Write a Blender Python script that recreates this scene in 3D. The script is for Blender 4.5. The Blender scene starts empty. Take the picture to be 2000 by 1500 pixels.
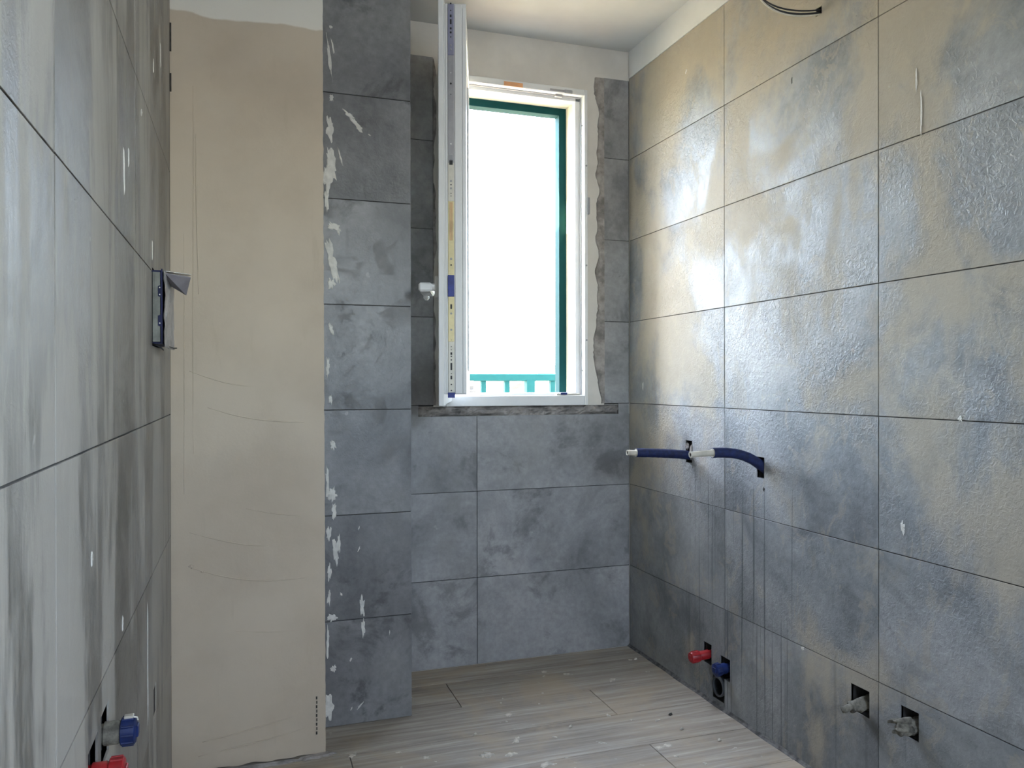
import bpy, math, random
from mathutils import Vector, Matrix, noise
R = random.Random(7)
C = bpy.context.scene.collection
sc = bpy.context.scene

# ------------------------------------------------------------------ camera
FPX = 1546.4
yaw, pitch, roll = 0.32690, -0.002441, -0.001612
CAMZ = 0.9786
fw = Vector((math.sin(yaw)*math.cos(pitch), math.cos(yaw)*math.cos(pitch), math.sin(pitch)))
rt = Vector((math.cos(yaw), -math.sin(yaw), 0)); up = rt.cross(fw)
r2 = math.cos(roll)*rt + math.sin(roll)*up; u2 = -math.sin(roll)*rt + math.cos(roll)*up
cd = bpy.data.cameras.new('camera'); cam = bpy.data.objects.new('camera', cd); C.objects.link(cam)
cd.sensor_width = 36; cd.lens = FPX/2000*36; cd.clip_start = 0.02; cd.clip_end = 2000
m = Matrix((r2, u2, -fw)).transposed().to_4x4(); m.translation = (0, 0, CAMZ)
cam.matrix_world = m; sc.camera = cam

# ------------------------------------------------------------------ world, sun, exposure
w = bpy.data.worlds.new('sky'); sc.world = w; w.use_nodes = True
wn = w.node_tree.nodes; wl = w.node_tree.links
sky = wn.new('ShaderNodeTexSky'); sky.sky_type = 'NISHITA'; sky.sun_disc = False
sky.sun_elevation = math.radians(48); sky.sun_rotation = math.radians(-70)
sky.air_density = 1.0; sky.dust_density = 1.5; sky.ozone_density = 1.0
hz = wn.new('ShaderNodeMix'); hz.data_type = 'RGBA'; hz.inputs[0].default_value = 0.35
hz.inputs[7].default_value = (5.5, 6.0, 6.6, 1)
wl.new(sky.outputs[0], hz.inputs[6]); wl.new(hz.outputs[2], wn['Background'].inputs[0])
wn['Background'].inputs[1].default_value = 0.42
sd = bpy.data.lights.new('sun', 'SUN'); sun = bpy.data.objects.new('sun', sd); C.objects.link(sun)
sd.energy = 3.6; sd.angle = 0.009; sd.color = (1.0, 0.84, 0.60)
sun.rotation_euler = Vector((-0.85, 0.20, 0.80)).to_track_quat('Z', 'Y').to_euler()
def portal(loc, rot, sx, sy):
    d = bpy.data.lights.new('window_portal', 'AREA'); d.shape = 'RECTANGLE'; d.size = sx; d.size_y = sy
    d.cycles.is_portal = True
    o = bpy.data.objects.new('window_portal', d); C.objects.link(o); o.location = loc; o.rotation_euler = rot
portal((0.9, 2.72, 1.47), (math.radians(-90), 0, 0), 0.54, 1.16)
portal((0.7, -1.0, 1.475), (math.radians(90), 0, 0), 0.5, 0.75)
portal((3.52, 0.1, 1.3), (0, math.radians(90), 0), 1.6, 1.5)
sc.view_settings.view_transform = 'Standard'; sc.view_settings.look = 'None'
sc.view_settings.gamma = 1.0; sc.view_settings.use_curve_mapping = False
sc.view_settings.exposure = 4.28

# ------------------------------------------------------------------ dimensions (metres)
XR, XL, YB, YP, YC = 1.355, -0.1716, 2.641, 2.291, 2.132
PX0, PX1 = 0.203, 0.466            # tiled pillar: left (plaster edge) and right
TOP, CEIL, REAR = 2.1, 2.2, -0.9

# ------------------------------------------------------------------ material helpers
class NT:
    def __init__(s, name):
        s.m = bpy.data.materials.new(name); s.m.use_nodes = True
        s.t = s.m.node_tree; s.b = s.t.nodes['Principled BSDF']
    def node(s, ty, **kw):
        n = s.t.nodes.new('ShaderNode'+ty)
        for k, v in kw.items(): setattr(n, k, v)
        return n
    def put(s, sock, v):
        if isinstance(v, bpy.types.NodeSocket): s.t.links.new(v, sock)
        elif isinstance(v, (tuple, list)):
            sock.default_value = tuple(v)+(1,) if len(v) == 3 and sock.type == 'RGBA' else tuple(v)
        else: sock.default_value = v
    def math(s, op, a, b=0.0, c=0.0, clamp=False):
        n = s.node('Math', operation=op, use_clamp=clamp)
        s.put(n.inputs[0], a); s.put(n.inputs[1], b); s.put(n.inputs[2], c); return n.outputs[0]
    def vmath(s, op, a, b):
        n = s.node('VectorMath', operation=op); s.put(n.inputs[0], a); s.put(n.inputs[1], b); return n.outputs[0]
    def noise(s, vec, scale, detail=4, rough=0.55, dist=0.0):
        n = s.node('TexNoise'); s.put(n.inputs['Vector'], vec); n.inputs['Scale'].default_value = scale
        n.inputs['Detail'].default_value = detail; n.inputs['Roughness'].default_value = rough
        n.inputs['Distortion'].default_value = dist; return n.outputs['Fac']
    def rng(s, v, a, b, c=0.0, d=1.0):
        n = s.node('MapRange', interpolation_type='SMOOTHSTEP'); s.put(n.inputs[0], v)
        for i, q in enumerate((a, b, c, d)): s.put(n.inputs[i+1], q)
        return n.outputs[0]
    def mix(s, f, a, b, mode='MIX'):
        n = s.node('Mix', data_type='RGBA', blend_type=mode); s.put(n.inputs[0], f)
        s.put(n.inputs[6], a); s.put(n.inputs[7], b); return n.outputs[2]
    def ramp(s, v, stops):
        n = s.node('ValToRGB'); s.put(n.inputs[0], v); e = n.color_ramp.elements
        while len(e) < len(stops): e.new(0.5)
        for el, (p, c) in zip(e, stops): el.position = p; el.color = tuple(c)+(1,)
        return n.outputs[0]
    def pos(s): return s.node('NewGeometry').outputs['Position']
    def rnd(s): return s.node('ObjectInfo').outputs['Random']
    def sep(s, v):
        n = s.node('SeparateXYZ'); s.put(n.inputs[0], v); return n.outputs
    def bump(s, h, strength, dist, normal=None):
        n = s.node('Bump'); s.put(n.inputs['Height'], h); n.inputs['Strength'].default_value = strength
        n.inputs['Distance'].default_value = dist
        if normal is not None: s.put(n.inputs['Normal'], normal)
        return n.outputs[0]
    def out(s, col=None, rough=None, normal=None, metal=None, spec=None):
        if col is not None: s.put(s.b.inputs['Base Color'], col)
        if rough is not None: s.put(s.b.inputs['Roughness'], rough)
        if normal is not None: s.put(s.b.inputs['Normal'], normal)
        if metal is not None: s.put(s.b.inputs['Metallic'], metal)
        if spec is not None: s.put(s.b.inputs['Specular IOR Level'], spec)
        return s.m

def plain(name, col, rough=0.5, metal=0.0, var=0.12, scale=30.0, bump=0.0):
    n = NT(name); p = n.pos()
    f = n.noise(p, scale, 5, 0.6)
    c = n.mix(n.rng(f, 0.3, 0.7), tuple(x*(1-var) for x in col), tuple(min(1, x*(1+var)) for x in col))
    return n.out(c, rough, n.bump(f, bump, 0.002) if bump else None, metal)

def tile_mat(name, dark, mid, light, haze_col, haze_vec, haze_scale, ha, hb, hmax, relief, rough=(0.42, 0.78), drips=False, ztop=None, blotch=0.3):
    n = NT(name); p = n.pos(); rv = n.rnd()
    off = n.node('CombineXYZ')
    for i, k in enumerate((31.0, 17.0, 23.0)): n.put(off.inputs[i], n.math('MULTIPLY', rv, k))
    p2 = n.vmath('ADD', p, off.outputs[0])
    cl = n.noise(p2, 2.6, 10, 0.66, 0.4)
    base = n.ramp(cl, [(0.34, dark), (0.5, mid), (0.66, light)])
    fine = n.noise(p2, 55, 5, 0.65)
    base = n.mix(0.35, base, n.ramp(fine, [(0.3, (0.35,)*3), (0.7, (0.75,)*3)]), 'OVERLAY')
    bl = n.noise(p2, 4.2, 9, 0.68, 0.5)
    base = n.mix(n.rng(bl, 0.53, 0.64, 0, blotch), base, tuple(c*0.45 for c in dark))
    hv = n.vmath('MULTIPLY', p, haze_vec)
    h = n.noise(hv, haze_scale, 9, 0.62, 0.3)
    if ztop:                                            # residue rises with height, partly painted in to brighten the upper rows
        h = n.math('ADD', h, n.math('MULTIPLY', n.math('SUBTRACT', n.sep(p)[2], ztop[0]), ztop[1]))
    hm = n.rng(h, ha, hb, 0.0, hmax)
    col = n.mix(hm, base, haze_col)
    h2 = n.noise(n.vmath('ADD', hv, (7.0, 3.0, 5.0)), haze_scale*3.4, 9, 0.7, 0.8)
    hm2 = n.rng(h2, 0.54, 0.60, 0.0, hmax*0.45)
    col = n.mix(hm2, col, haze_col); hm = n.math('MAXIMUM', hm, hm2)
    spots = n.rng(n.noise(p, 26, 3, 0.5), 0.74, 0.78, 0, 0.25)
    col = n.mix(spots, col, (0.55, 0.53, 0.49))
    ro = n.math('ADD', n.math('ADD', rough[0], n.math('MULTIPLY', hm, (rough[1]-rough[0])/max(hmax, 0.05))), n.math('MULTIPLY', n.math('SUBTRACT', fine, 0.5), 0.25))
    if drips:
        x, y, z = n.sep(p)
        c2 = n.node('CombineXYZ'); n.put(c2.inputs[1], n.math('MULTIPLY', y, 130.0)); n.put(c2.inputs[2], n.math('MULTIPLY', z, 0.9))
        st = n.noise(c2.outputs[0], 1.0, 2, 0.5)
        reg = n.math('MULTIPLY', n.rng(y, 1.62, 1.80), n.rng(y, 2.26, 2.20))
        reg = n.math('MULTIPLY', reg, n.rng(z, 0.74, 0.64))
        dm = n.math('MULTIPLY', n.rng(st, 0.60, 0.65), reg)
        c3 = n.node('CombineXYZ'); n.put(c3.inputs[1], n.math('MULTIPLY', y, 42.0)); n.put(c3.inputs[2], n.math('MULTIPLY', z, 1.3)); c3.inputs[0].default_value = 5
        s2 = n.noise(c3.outputs[0], 1.0, 3, 0.5)
        low = n.math('MULTIPLY', n.rng(s2, 0.60, 0.70), n.rng(z, 0.42, 0.22))
        col = n.mix(n.math('MULTIPLY', dm, 0.7), col, (0.05, 0.055, 0.06))
        col = n.mix(n.math('MULTIPLY', low, 0.28), col, (0.05, 0.055, 0.06))
    rel = n.noise(p2, 95, 5, 0.6, 0.8)
    pm = n.rng(n.noise(p2, 3.2, 3, 0.5), 0.40, 0.62, 0.25, 1.0)
    hgt = n.math('MULTIPLY', n.rng(rel, 0.35, 0.7), pm)
    nm = n.bump(hgt, relief, 0.0016)
    return n.out(col, ro, nm)

G3 = lambda a, b, c: (a, b, c)
M = {}
M['tile_r'] = tile_mat('tile_right', (0.12, 0.125, 0.128), (0.205, 0.21, 0.21), (0.30, 0.30, 0.293), (0.40, 0.345, 0.26), (1, 1.1, 0.75), 3.1, 0.435, 0.585, 0.72, 0.62, rough=(0.50, 0.8), drips=True, ztop=(1.15, 0.105), blotch=0.3)
M['tile_l'] = tile_mat('tile_left', (0.11, 0.10, 0.085), (0.165, 0.152, 0.134), (0.235, 0.224, 0.205), (0.40, 0.375, 0.33), (1, 3.2, 0.55), 1.7, 0.46, 0.55, 0.8, 0.22, blotch=0.45)
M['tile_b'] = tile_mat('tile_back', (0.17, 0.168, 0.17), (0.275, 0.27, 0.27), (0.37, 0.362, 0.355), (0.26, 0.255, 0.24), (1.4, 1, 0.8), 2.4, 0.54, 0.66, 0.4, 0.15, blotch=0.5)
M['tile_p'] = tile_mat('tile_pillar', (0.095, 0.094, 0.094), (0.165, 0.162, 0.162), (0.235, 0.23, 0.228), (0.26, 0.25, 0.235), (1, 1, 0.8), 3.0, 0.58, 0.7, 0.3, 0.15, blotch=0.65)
M['grout'] = plain('grout', (0.055, 0.053, 0.05), 0.9, var=0.3, scale=20)

def plaster_mat():
    n = NT('plaster'); p = n.pos(); x, y, z = n.sep(p)
    f = n.noise(p, 3.0, 7, 0.6); f2 = n.noise(n.vmath('MULTIPLY', p, (3, 3, 0.6)), 7, 5, 0.6)
    c = n.mix(n.rng(f, 0.3, 0.7), (0.455, 0.375, 0.285), (0.54, 0.455, 0.35))
    c = n.mix(n.rng(f2, 0.62, 0.75, 0, 0.3), c, (0.40, 0.33, 0.245))
    ed = n.math('ADD', z, n.math('MULTIPLY', n.math('SUBTRACT', n.noise(p, 7, 4, 0.5), 0.5), 0.035))
    c = n.mix(n.rng(ed, 1.899, 1.905), c, (0.70, 0.66, 0.58))
    h = n.math('ADD', n.noise(p, 130, 4, 0.6), n.math('MULTIPLY', n.noise(n.vmath('MULTIPLY', p, (1, 1, 0.25)), 22, 4, 0.5), 1.5))
    return n.out(c, 0.85, n.bump(h, 0.14, 0.002))
M['plaster'] = plaster_mat()
M['cream'] = plain('cream_render', (0.62, 0.585, 0.53), 0.85, var=0.07, scale=6, bump=0.15)
M['ceil'] = plain('ceiling_paint', (0.52, 0.525, 0.51), 0.85, var=0.04, scale=5, bump=0.05)
M['paint'] = plain('white_paint', (0.62, 0.62, 0.60), 0.8, var=0.04, scale=5, bump=0.05)
M['mortar'] = plain('grey_mortar', (0.27, 0.245, 0.225), 0.95, var=0.4, scale=24, bump=0.9)
M['mortar_dark'] = plain('dark_mortar', (0.10, 0.095, 0.09), 0.95, var=0.6, scale=45, bump=1.0)
M['cavity'] = plain('dark_cavity', (0.05, 0.045, 0.04), 0.95, var=0.4, scale=60, bump=0.6)
M['smear'] = plain('white_filler', (0.62, 0.60, 0.55), 0.8, var=0.12, scale=60, bump=0.5)
M['splash'] = plain('dusty_plaster', (0.50, 0.46, 0.39), 0.9, var=0.3, scale=60, bump=0.4)
M['upvc'] = plain('white_upvc', (0.72, 0.715, 0.70), 0.32, var=0.03, scale=12)
M['upvc_grey'] = plain('grey_gasket', (0.30, 0.30, 0.31), 0.6, var=0.05)
M['steel'] = plain('grey_steel', (0.36, 0.35, 0.36), 0.4, 0.4, var=0.08)
M['steel_blue'] = plain('blue_steel', (0.27, 0.27, 0.37), 0.4, 0.4, var=0.08)
M['brass'] = plain('cream_plated_steel', (0.60, 0.52, 0.30), 0.38, 0.3, var=0.1)
M['pale'] = plain('pale_plated_steel', (0.55, 0.52, 0.45), 0.4, 0.3, var=0.1)
M['copper'] = plain('copper_rod', (0.50, 0.26, 0.13), 0.4, 0.4)
M['black'] = plain('black_plastic', (0.012, 0.012, 0.014), 0.5)
M['dark_rim'] = plain('dark_grey_plastic', (0.05, 0.055, 0.06), 0.5)
M['navy'] = plain('navy_plastic', (0.02, 0.035, 0.20), 0.4, var=0.25)
M['navy_dark'] = plain('dark_navy_plastic', (0.007, 0.009, 0.05), 0.75, var=0.25)
M['blue_foam'] = plain('blue_foam_sleeve', (0.002, 0.009, 0.058), 0.65, var=0.35, scale=90, bump=0.4)
M['blue'] = plain('blue_plastic', (0.003, 0.014, 0.085), 0.5, var=0.3, scale=60)
M['red'] = plain('red_plastic', (0.30, 0.010, 0.014), 0.4, var=0.2, scale=60)
M['pipe_white'] = plain('white_pipe', (0.50, 0.46, 0.38), 0.5, var=0.12, scale=40)
M['foil'] = plain('crinkled_plastic', (0.34, 0.335, 0.34), 0.3, 0.3, var=0.35, scale=25, bump=0.8)
M['card'] = plain('grey_card', (0.19, 0.19, 0.165), 0.8, var=0.3, scale=25)
M['lilac'] = plain('lilac_card', (0.24, 0.225, 0.25), 0.6, var=0.15, scale=20)
M['teal'] = plain('teal_painted_metal', (0.0042, 0.042, 0.045), 0.8, var=0.06); M['teal'].node_tree.nodes['Principled BSDF'].inputs['Specular IOR Level'].default_value = 0.12
M['sticker'] = plain('orange_tape', (0.72, 0.36, 0.17), 0.7, var=0.1)
M['concrete'] = plain('terracotta_paving', (0.25, 0.17, 0.105), 0.9, var=0.12, scale=8)
M['facade'] = plain('cream_facade', (0.72, 0.66, 0.50), 0.9, var=0.06, scale=4)
M['roof'] = plain('old_roof_tile', (0.035, 0.028, 0.02), 0.9, var=0.3, scale=3)
M['land'] = plain('dry_hillside', (0.50, 0.42, 0.26), 0.95, var=0.25, scale=0.1)
M['housewall'] = plain('pale_house_wall', (0.7, 0.64, 0.5), 0.9, var=0.05, scale=1)
M['stub'] = plain('mortar_crusted_pipe', (0.145, 0.134, 0.108), 0.9, var=0.5, scale=70, bump=1.0)
g = NT('window_glass'); g.b.inputs['Transmission Weight'].default_value = 1; M['glass'] = g.out((0.95, 0.98, 0.97), 0.02); g.b.inputs['IOR'].default_value = 1.45

def wood():
    n = NT('plank_wood_grain'); p = n.pos(); rv = n.rnd()
    off = n.node('CombineXYZ')
    for i, k in enumerate((13.0, 29.0, 7.0)): n.put(off.inputs[i], n.math('MULTIPLY', rv, k))
    p2 = n.vmath('ADD', p, off.outputs[0])
    g1 = n.noise(n.vmath('MULTIPLY', p2, (1.6, 34, 1)), 1.6, 8, 0.65, 0.5)
    g2 = n.noise(n.vmath('MULTIPLY', p2, (1.0, 5, 1)), 2.2, 5, 0.6)
    c = n.ramp(g1, [(0.32, (0.20, 0.172, 0.14)), (0.5, (0.33, 0.29, 0.24)), (0.68, (0.47, 0.43, 0.37))])
    c = n.mix(n.rng(g2, 0.4, 0.75, 0, 0.55), c, (0.19, 0.15, 0.112))
    dust = n.noise(p, 3.4, 9, 0.7, 0.6)
    c = n.mix(n.rng(dust, 0.44, 0.64, 0, 0.7), c, (0.40, 0.32, 0.225))
    sp = n.rng(n.noise(p, 38, 3, 0.5), 0.70, 0.74, 0, 0.3)
    c = n.mix(sp, c, (0.55, 0.50, 0.43))
    return n.out(c, n.rng(dust, 0.3, 0.7, 0.45, 0.75), n.bump(g1, 0.2, 0.001))
M['wood'] = wood()

# ------------------------------------------------------------------ geometry helpers
class MB:
    def __init__(s): s.v = []; s.f = []
    def add(s, v, f):
        k = len(s.v); s.v += [tuple(q) for q in v]; s.f += [tuple(i+k for i in q) for q in f]; return s
    def box(s, a, b, ch=0.0):
        (x0, y0, z0), (x1, y1, z1) = a, b
        if ch <= 0:
            v = [(x, y, z) for z in (z0, z1) for y in (y0, y1) for x in (x0, x1)]
            return s.add(v, [(0, 2, 3, 1), (4, 5, 7, 6), (0, 1, 5, 4), (2, 6, 7, 3), (0, 4, 6, 2), (1, 3, 7, 5)])
        lo, hi = (x0, y0, z0), (x1, y1, z1); v = []; idx = {}
        for sx in (0, 1):
            for sy in (0, 1):
                for sz in (0, 1):
                    sg = (sx, sy, sz)
                    for ax in range(3):
                        q = [(lo[i]+ch if not sg[i] else hi[i]-ch) for i in range(3)]
                        q[ax] = hi[ax] if sg[ax] else lo[ax]
                        idx[sg, ax] = len(v); v.append(tuple(q))
        f = []
        for ax in range(3):
            a1, a2 = (ax+1) % 3, (ax+2) % 3
            for sd_ in (0, 1):
                c = []
                for (p, q) in ((0, 0), (1, 0), (1, 1), (0, 1)):
                    sg = [0, 0, 0]; sg[ax] = sd_; sg[a1] = p; sg[a2] = q; c.append(idx[tuple(sg), ax])
                f.append(tuple(c if sd_ else c[::-1]))
        for ax in range(3):                       # edge chamfers along axis ax
            a1, a2 = (ax+1) % 3, (ax+2) % 3
            for p in (0, 1):
                for q in (0, 1):
                    s0 = [0, 0, 0]; s0[a1] = p; s0[a2] = q; s1 = list(s0); s1[ax] = 1
                    c = [idx[tuple(s0), a1], idx[tuple(s1), a1], idx[tuple(s1), a2], idx[tuple(s0), a2]]
                    f.append(tuple(c if (p == q) is False else c[::-1]))
        for sx in (0, 1):
            for sy in (0, 1):
                for sz in (0, 1):
                    c = [idx[(sx, sy, sz), i] for i in range(3)]
                    f.append(tuple(c if (sx+sy+sz) % 2 else c[::-1]))
        return s.add(v, f)
    def tube(s, path, rad, seg=14, caps=True, hollow=None):
        P = [Vector(q) for q in path]; n = len(P)
        rr = rad if isinstance(rad, (list, tuple)) else [rad]*n
        v = []; f = []
        t0 = (P[1]-P[0]).normalized(); ref = Vector((0, 0, 1)) if abs(t0.z) < 0.9 else Vector((1, 0, 0))
        a = t0.cross(ref).normalized()
        for i in range(n):
            t = (P[min(i+1, n-1)]-P[max(i-1, 0)]).normalized()
            a = (a - t*a.dot(t)).normalized(); b = t.cross(a)
            for k in range(seg):
                th = 2*math.pi*k/seg; v.append(P[i]+rr[i]*(a*math.cos(th)+b*math.sin(th)))
        for i in range(n-1):
            for k in range(seg):
                k2 = (k+1) % seg; f.append((i*seg+k, i*seg+k2, (i+1)*seg+k2, (i+1)*seg+k))
        if caps:
            f.append(tuple(range(seg))[::-1]); f.append(tuple(range((n-1)*seg, n*seg)))
        return s.add(v, f)
    def ring(s, c, ax, r0, r1, h, seg=24):        # short hollow pipe: outer r1, inner r0, from c along ax by h
        c = Vector(c); ax = Vector(ax).normalized(); ref = Vector((0, 0, 1)) if abs(ax.z) < 0.9 else Vector((1, 0, 0))
        a = ax.cross(ref).normalized(); b = ax.cross(a); v = []
        for (r, hh) in ((r1, 0), (r1, h), (r0, h), (r0, 0)):
            for k in range(seg):
                th = 2*math.pi*k/seg; v.append(c+ax*hh+r*(a*math.cos(th)+b*math.sin(th)))
        f = [(i*seg+k, i*seg+(k+1) % seg, ((i+1) % 4)*seg+(k+1) % seg, ((i+1) % 4)*seg+k) for i in range(4) for k in range(seg)]
        return s.add(v, f)
    def obj(s, name, mat, parent=None, smooth=False, loc=None):
        me = bpy.data.meshes.new(name); me.from_pydata(s.v, [], s.f); me.validate()
        import bmesh
        bm = bmesh.new(); bm.from_mesh(me); bmesh.ops.recalc_face_normals(bm, faces=bm.faces); bm.to_mesh(me); bm.free()
        if smooth:
            for q in me.polygons: q.use_smooth = True
        me.materials.append(M[mat])
        o = bpy.data.objects.new(name, me); C.objects.link(o)
        if parent: o.parent = parent
        if loc: o.location = loc
        return o
def smooth_by_angle(o, deg=40):
    me = o.data
    for q in me.polygons: q.use_smooth = True
    me.set_sharp_from_angle(angle=math.radians(deg))
    return o
def empty(name, loc=(0, 0, 0), rz=0.0):
    o = bpy.data.objects.new(name, None); C.objects.link(o); o.location = loc; o.rotation_euler = (0, 0, rz)
    o.empty_display_size = 0.05; return o
def tag(o, label=None, cat=None, group=None, kind=None):
    for k, v in (('label', label), ('category', cat), ('group', group), ('kind', kind)):
        if v: o[k] = v
    return o
def local(o, pts):  return pts

# wall frames: (u, v, n) -> world; n points into the room
FR = {'R': lambda u, v, n: (XR-n, u, v), 'L': lambda u, v, n: (XL+n, u, v), 'B': lambda u, v, n: (u, YB-n, v),
      'P': lambda u, v, n: (u, YP-n, v), 'S': lambda u, v, n: (PX1+n, u, v), 'F': lambda u, v, n: (u, v, n),
      'C': lambda u, v, n: (u, YC-n, v), 'RE': lambda u, v, n: (u, REAR+n, v)}
def slab(fr, u0, u1, v0, v1, n0, n1, holes=()):
    F = FR[fr]; mb = MB()
    us = sorted({u0, u1, *[min(max(h[i], u0), u1) for h in holes for i in (0, 1)]})
    vs = sorted({v0, v1, *[min(max(h[i], v0), v1) for h in holes for i in (2, 3)]})
    def solid(i, j):
        if not (0 <= i < len(us)-1 and 0 <= j < len(vs)-1): return False
        a, b = (us[i]+us[i+1])/2, (vs[j]+vs[j+1])/2
        return not any(h[0] < a < h[1] and h[2] < b < h[3] for h in holes)
    for i in range(len(us)-1):
        for j in range(len(vs)-1):
            if not solid(i, j): continue
            a, b, c, d = us[i], us[i+1], vs[j], vs[j+1]
            for n in (n0, n1): mb.add([F(a, c, n), F(b, c, n), F(b, d, n), F(a, d, n)], [(0, 1, 2, 3)])
            for (di, dj, e) in ((-1, 0, ((a, c), (a, d))), (1, 0, ((b, c), (b, d))), (0, -1, ((a, c), (b, c))), (0, 1, ((a, d), (b, d)))):
                if not solid(i+di, j+dj):
                    (p, q), (r, t) = e
                    mb.add([F(p, q, n0), F(r, t, n0), F(r, t, n1), F(p, q, n1)], [(0, 1, 2, 3)])
    import bmesh
    bm = bmesh.new(); vv = [bm.verts.new(q) for q in mb.v]
    for q in mb.f: bm.faces.new([vv[i] for i in q])
    bmesh.ops.remove_doubles(bm, verts=bm.verts, dist=1e-6); bmesh.ops.recalc_face_normals(bm, faces=bm.faces)
    r = MB(); bm.verts.index_update()
    r.v = [tuple(q.co) for q in bm.verts]; r.f = [tuple(q.index for q in fc.verts) for fc in bm.faces]; bm.free()
    return r
GAP = 0.0024; cache = {}
def tile(fr, u0, u1, v0, v1, mat, parent, holes=(), name='tile', th=0.0085, ch=0.0004):
    u0 += GAP/2; u1 -= GAP/2; v0 += GAP/2; v1 -= GAP/2
    hs = [h for h in holes if h[0] < u1 and h[1] > u0 and h[2] < v1 and h[3] > v0]
    lift = R.uniform(-0.0004, 0.0004)
    if any(h[0] <= u0 and h[1] >= u1 and h[2] <= v0 and h[3] >= v1 for h in hs): return None
    F = FR[fr]
    if hs:
        return slab(fr, u0, u1, v0, v1, -th, lift, hs).obj(name, mat, parent)
    key = (fr, round(u1-u0, 5), round(v1-v0, 5), mat, th)
    ctr = Vector(F((u0+u1)/2, (v0+v1)/2, lift))
    if key not in cache:
        du, dv = (u1-u0)/2, (v1-v0)/2
        base = Vector(F(0, 0, 0)); a = Vector(F(-du, -dv, -th))-base; b = Vector(F(du, dv, 0))-base
        lo = [min(a[i], b[i]) for i in range(3)]; hi = [max(a[i], b[i]) for i in range(3)]
        o = MB().box(lo, hi, ch).obj(name, mat, parent, loc=ctr); cache[key] = o.data
        return o
    o = bpy.data.objects.new(name, cache[key]); C.objects.link(o); o.parent = parent; o.location = ctr
    return o
def blob(fr, u, v, ln, wd, ang, seed, parent, mat='smear', h=0.0016, rag=0.5, name='plaster_smear', n0=-0.0006, seg=26):
    q = random.Random(seed); F = FR[fr]; mb = MB(); pts = []
    ca, sa = math.cos(ang), math.sin(ang)
    for k in range(seg):
        th = 2*math.pi*k/seg
        rr = 1 + rag*(noise.noise(Vector((math.cos(th)*1.6+seed*3.1, math.sin(th)*1.6, seed)))*1.2 + q.uniform(-0.45, 0.45))
        rr = max(0.18, rr)
        pts.append((rr*ln/2*math.cos(th), rr*wd/2*math.sin(th)))
    def W(a, b, n): return F(u+a*ca-b*sa, v+a*sa+b*ca, n)
    vv = [W(a, b, n0) for a, b in pts] + [W(a*0.8, b*0.75, h*q.uniform(0.6, 1)) for a, b in pts] + [W(0, 0, h)]
    ff = [(k, (k+1) % seg, seg+(k+1) % seg, seg+k) for k in range(seg)] + [(seg+k, seg+(k+1) % seg, 2*seg) for k in range(seg)]
    return mb.add(vv, ff).obj(name, mat, parent)

# ------------------------------------------------------------------ structure: floor and ceiling
fl = tag(MB().box((-0.4, -1.1, -0.14), (3.7, 2.84, -0.003)).obj('floor', 'grout'), 'pale grey wood-look plank floor dusted with plaster', 'floor', kind='structure')
rows = [2.705-0.2*k for k in range(0, 19)]
for k, y1 in enumerate(rows):
    y0 = y1-0.2; st = {2: 1.04, 3: 0.261, 4: 1.036, 1: 0.62}.get(k, R.uniform(0, 1.2))
    x = st-2.4
    while x < XR:
        a, b = max(x, XL), min(x+1.2, XR); yy1 = min(y1, YB)
        if b-a > 0.03 and yy1 > y0:
            tile('F', a, b, y0, yy1, 'wood', fl, name='plank', th=0.009, ch=0.0006)
        x += 1.2
ce = tag(MB().box((-0.4, -1.1, CEIL), (3.7, 2.84, CEIL+0.15)).obj('ceiling', 'ceil'), 'smooth white painted ceiling above the window', 'ceiling', kind='structure')

# ------------------------------------------------------------------ right wall with tiles
holesR = [(2.208, 2.246, 0.718, 0.790), (1.838, 1.872, 0.712, 0.770), (2.098, 2.142, 0.108, 0.172),
          (2.000, 2.050, 0.092, 0.158), (2.030, 2.092, 0.018, 0.100), (1.452, 1.512, 0.206, 0.268), (1.312, 1.362, 0.212, 0.274),
          (1.608, 1.630, 1.888, 1.908)]
ADDED_DOOR = (-0.78, 0.14, -0.1, 2.06)  # unseen doorway, added to let hall light onto the left wall
holesR.append(ADDED_DOOR)
wr = tag(slab('R', REAR-0.1, YB, 0, CEIL, -0.15, -0.0028, holesR).obj('wall_right', 'grout'), 'large grey cement-look tiles on the right wall, pipes sticking out', 'wall', kind='structure')
slab('R', REAR, YB, TOP+0.001, CEIL, -0.0029, 0.0015).obj('paint_band', 'paint', wr)
yj = [YB-0.002, 2.0277, 1.4247, 0.8217, 0.2187, -0.3843, REAR]
for i in range(len(yj)-1):
    for k in range(7):
        tile('R', yj[i+1], yj[i], 0.3*k, 0.3*k+0.3, 'tile_r', wr, holesR)
slab('R', REAR, YB, -0.05, CEIL, -0.20, -0.09, [ADDED_DOOR]).obj('masonry', 'cavity', wr)
mb = MB()                                              # grout fillet along the foot of the wall
N = 90; prev = None; vv = []; ff = []
for i in range(N+1):
    y = 0.15+(YB-0.15)*i/N; j = 0.006+0.003*noise.noise(Vector((y*9, 0, 3)))
    vv += [(XR-0.001, y, 0.008+0.003*noise.noise(Vector((y*11, 2, 0)))), (XR-j+0.001, y, 0.003), (XR-j-0.005, y, -0.0005), (XR, y, -0.0005)]
    if i:
        a = (i-1)*4; b = i*4
        ff += [(a+q, a+q+1, b+q+1, b+q) for q in range(3)]
MB().add(vv, ff).obj('grout_fillet', 'mortar_dark', wr)
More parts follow.
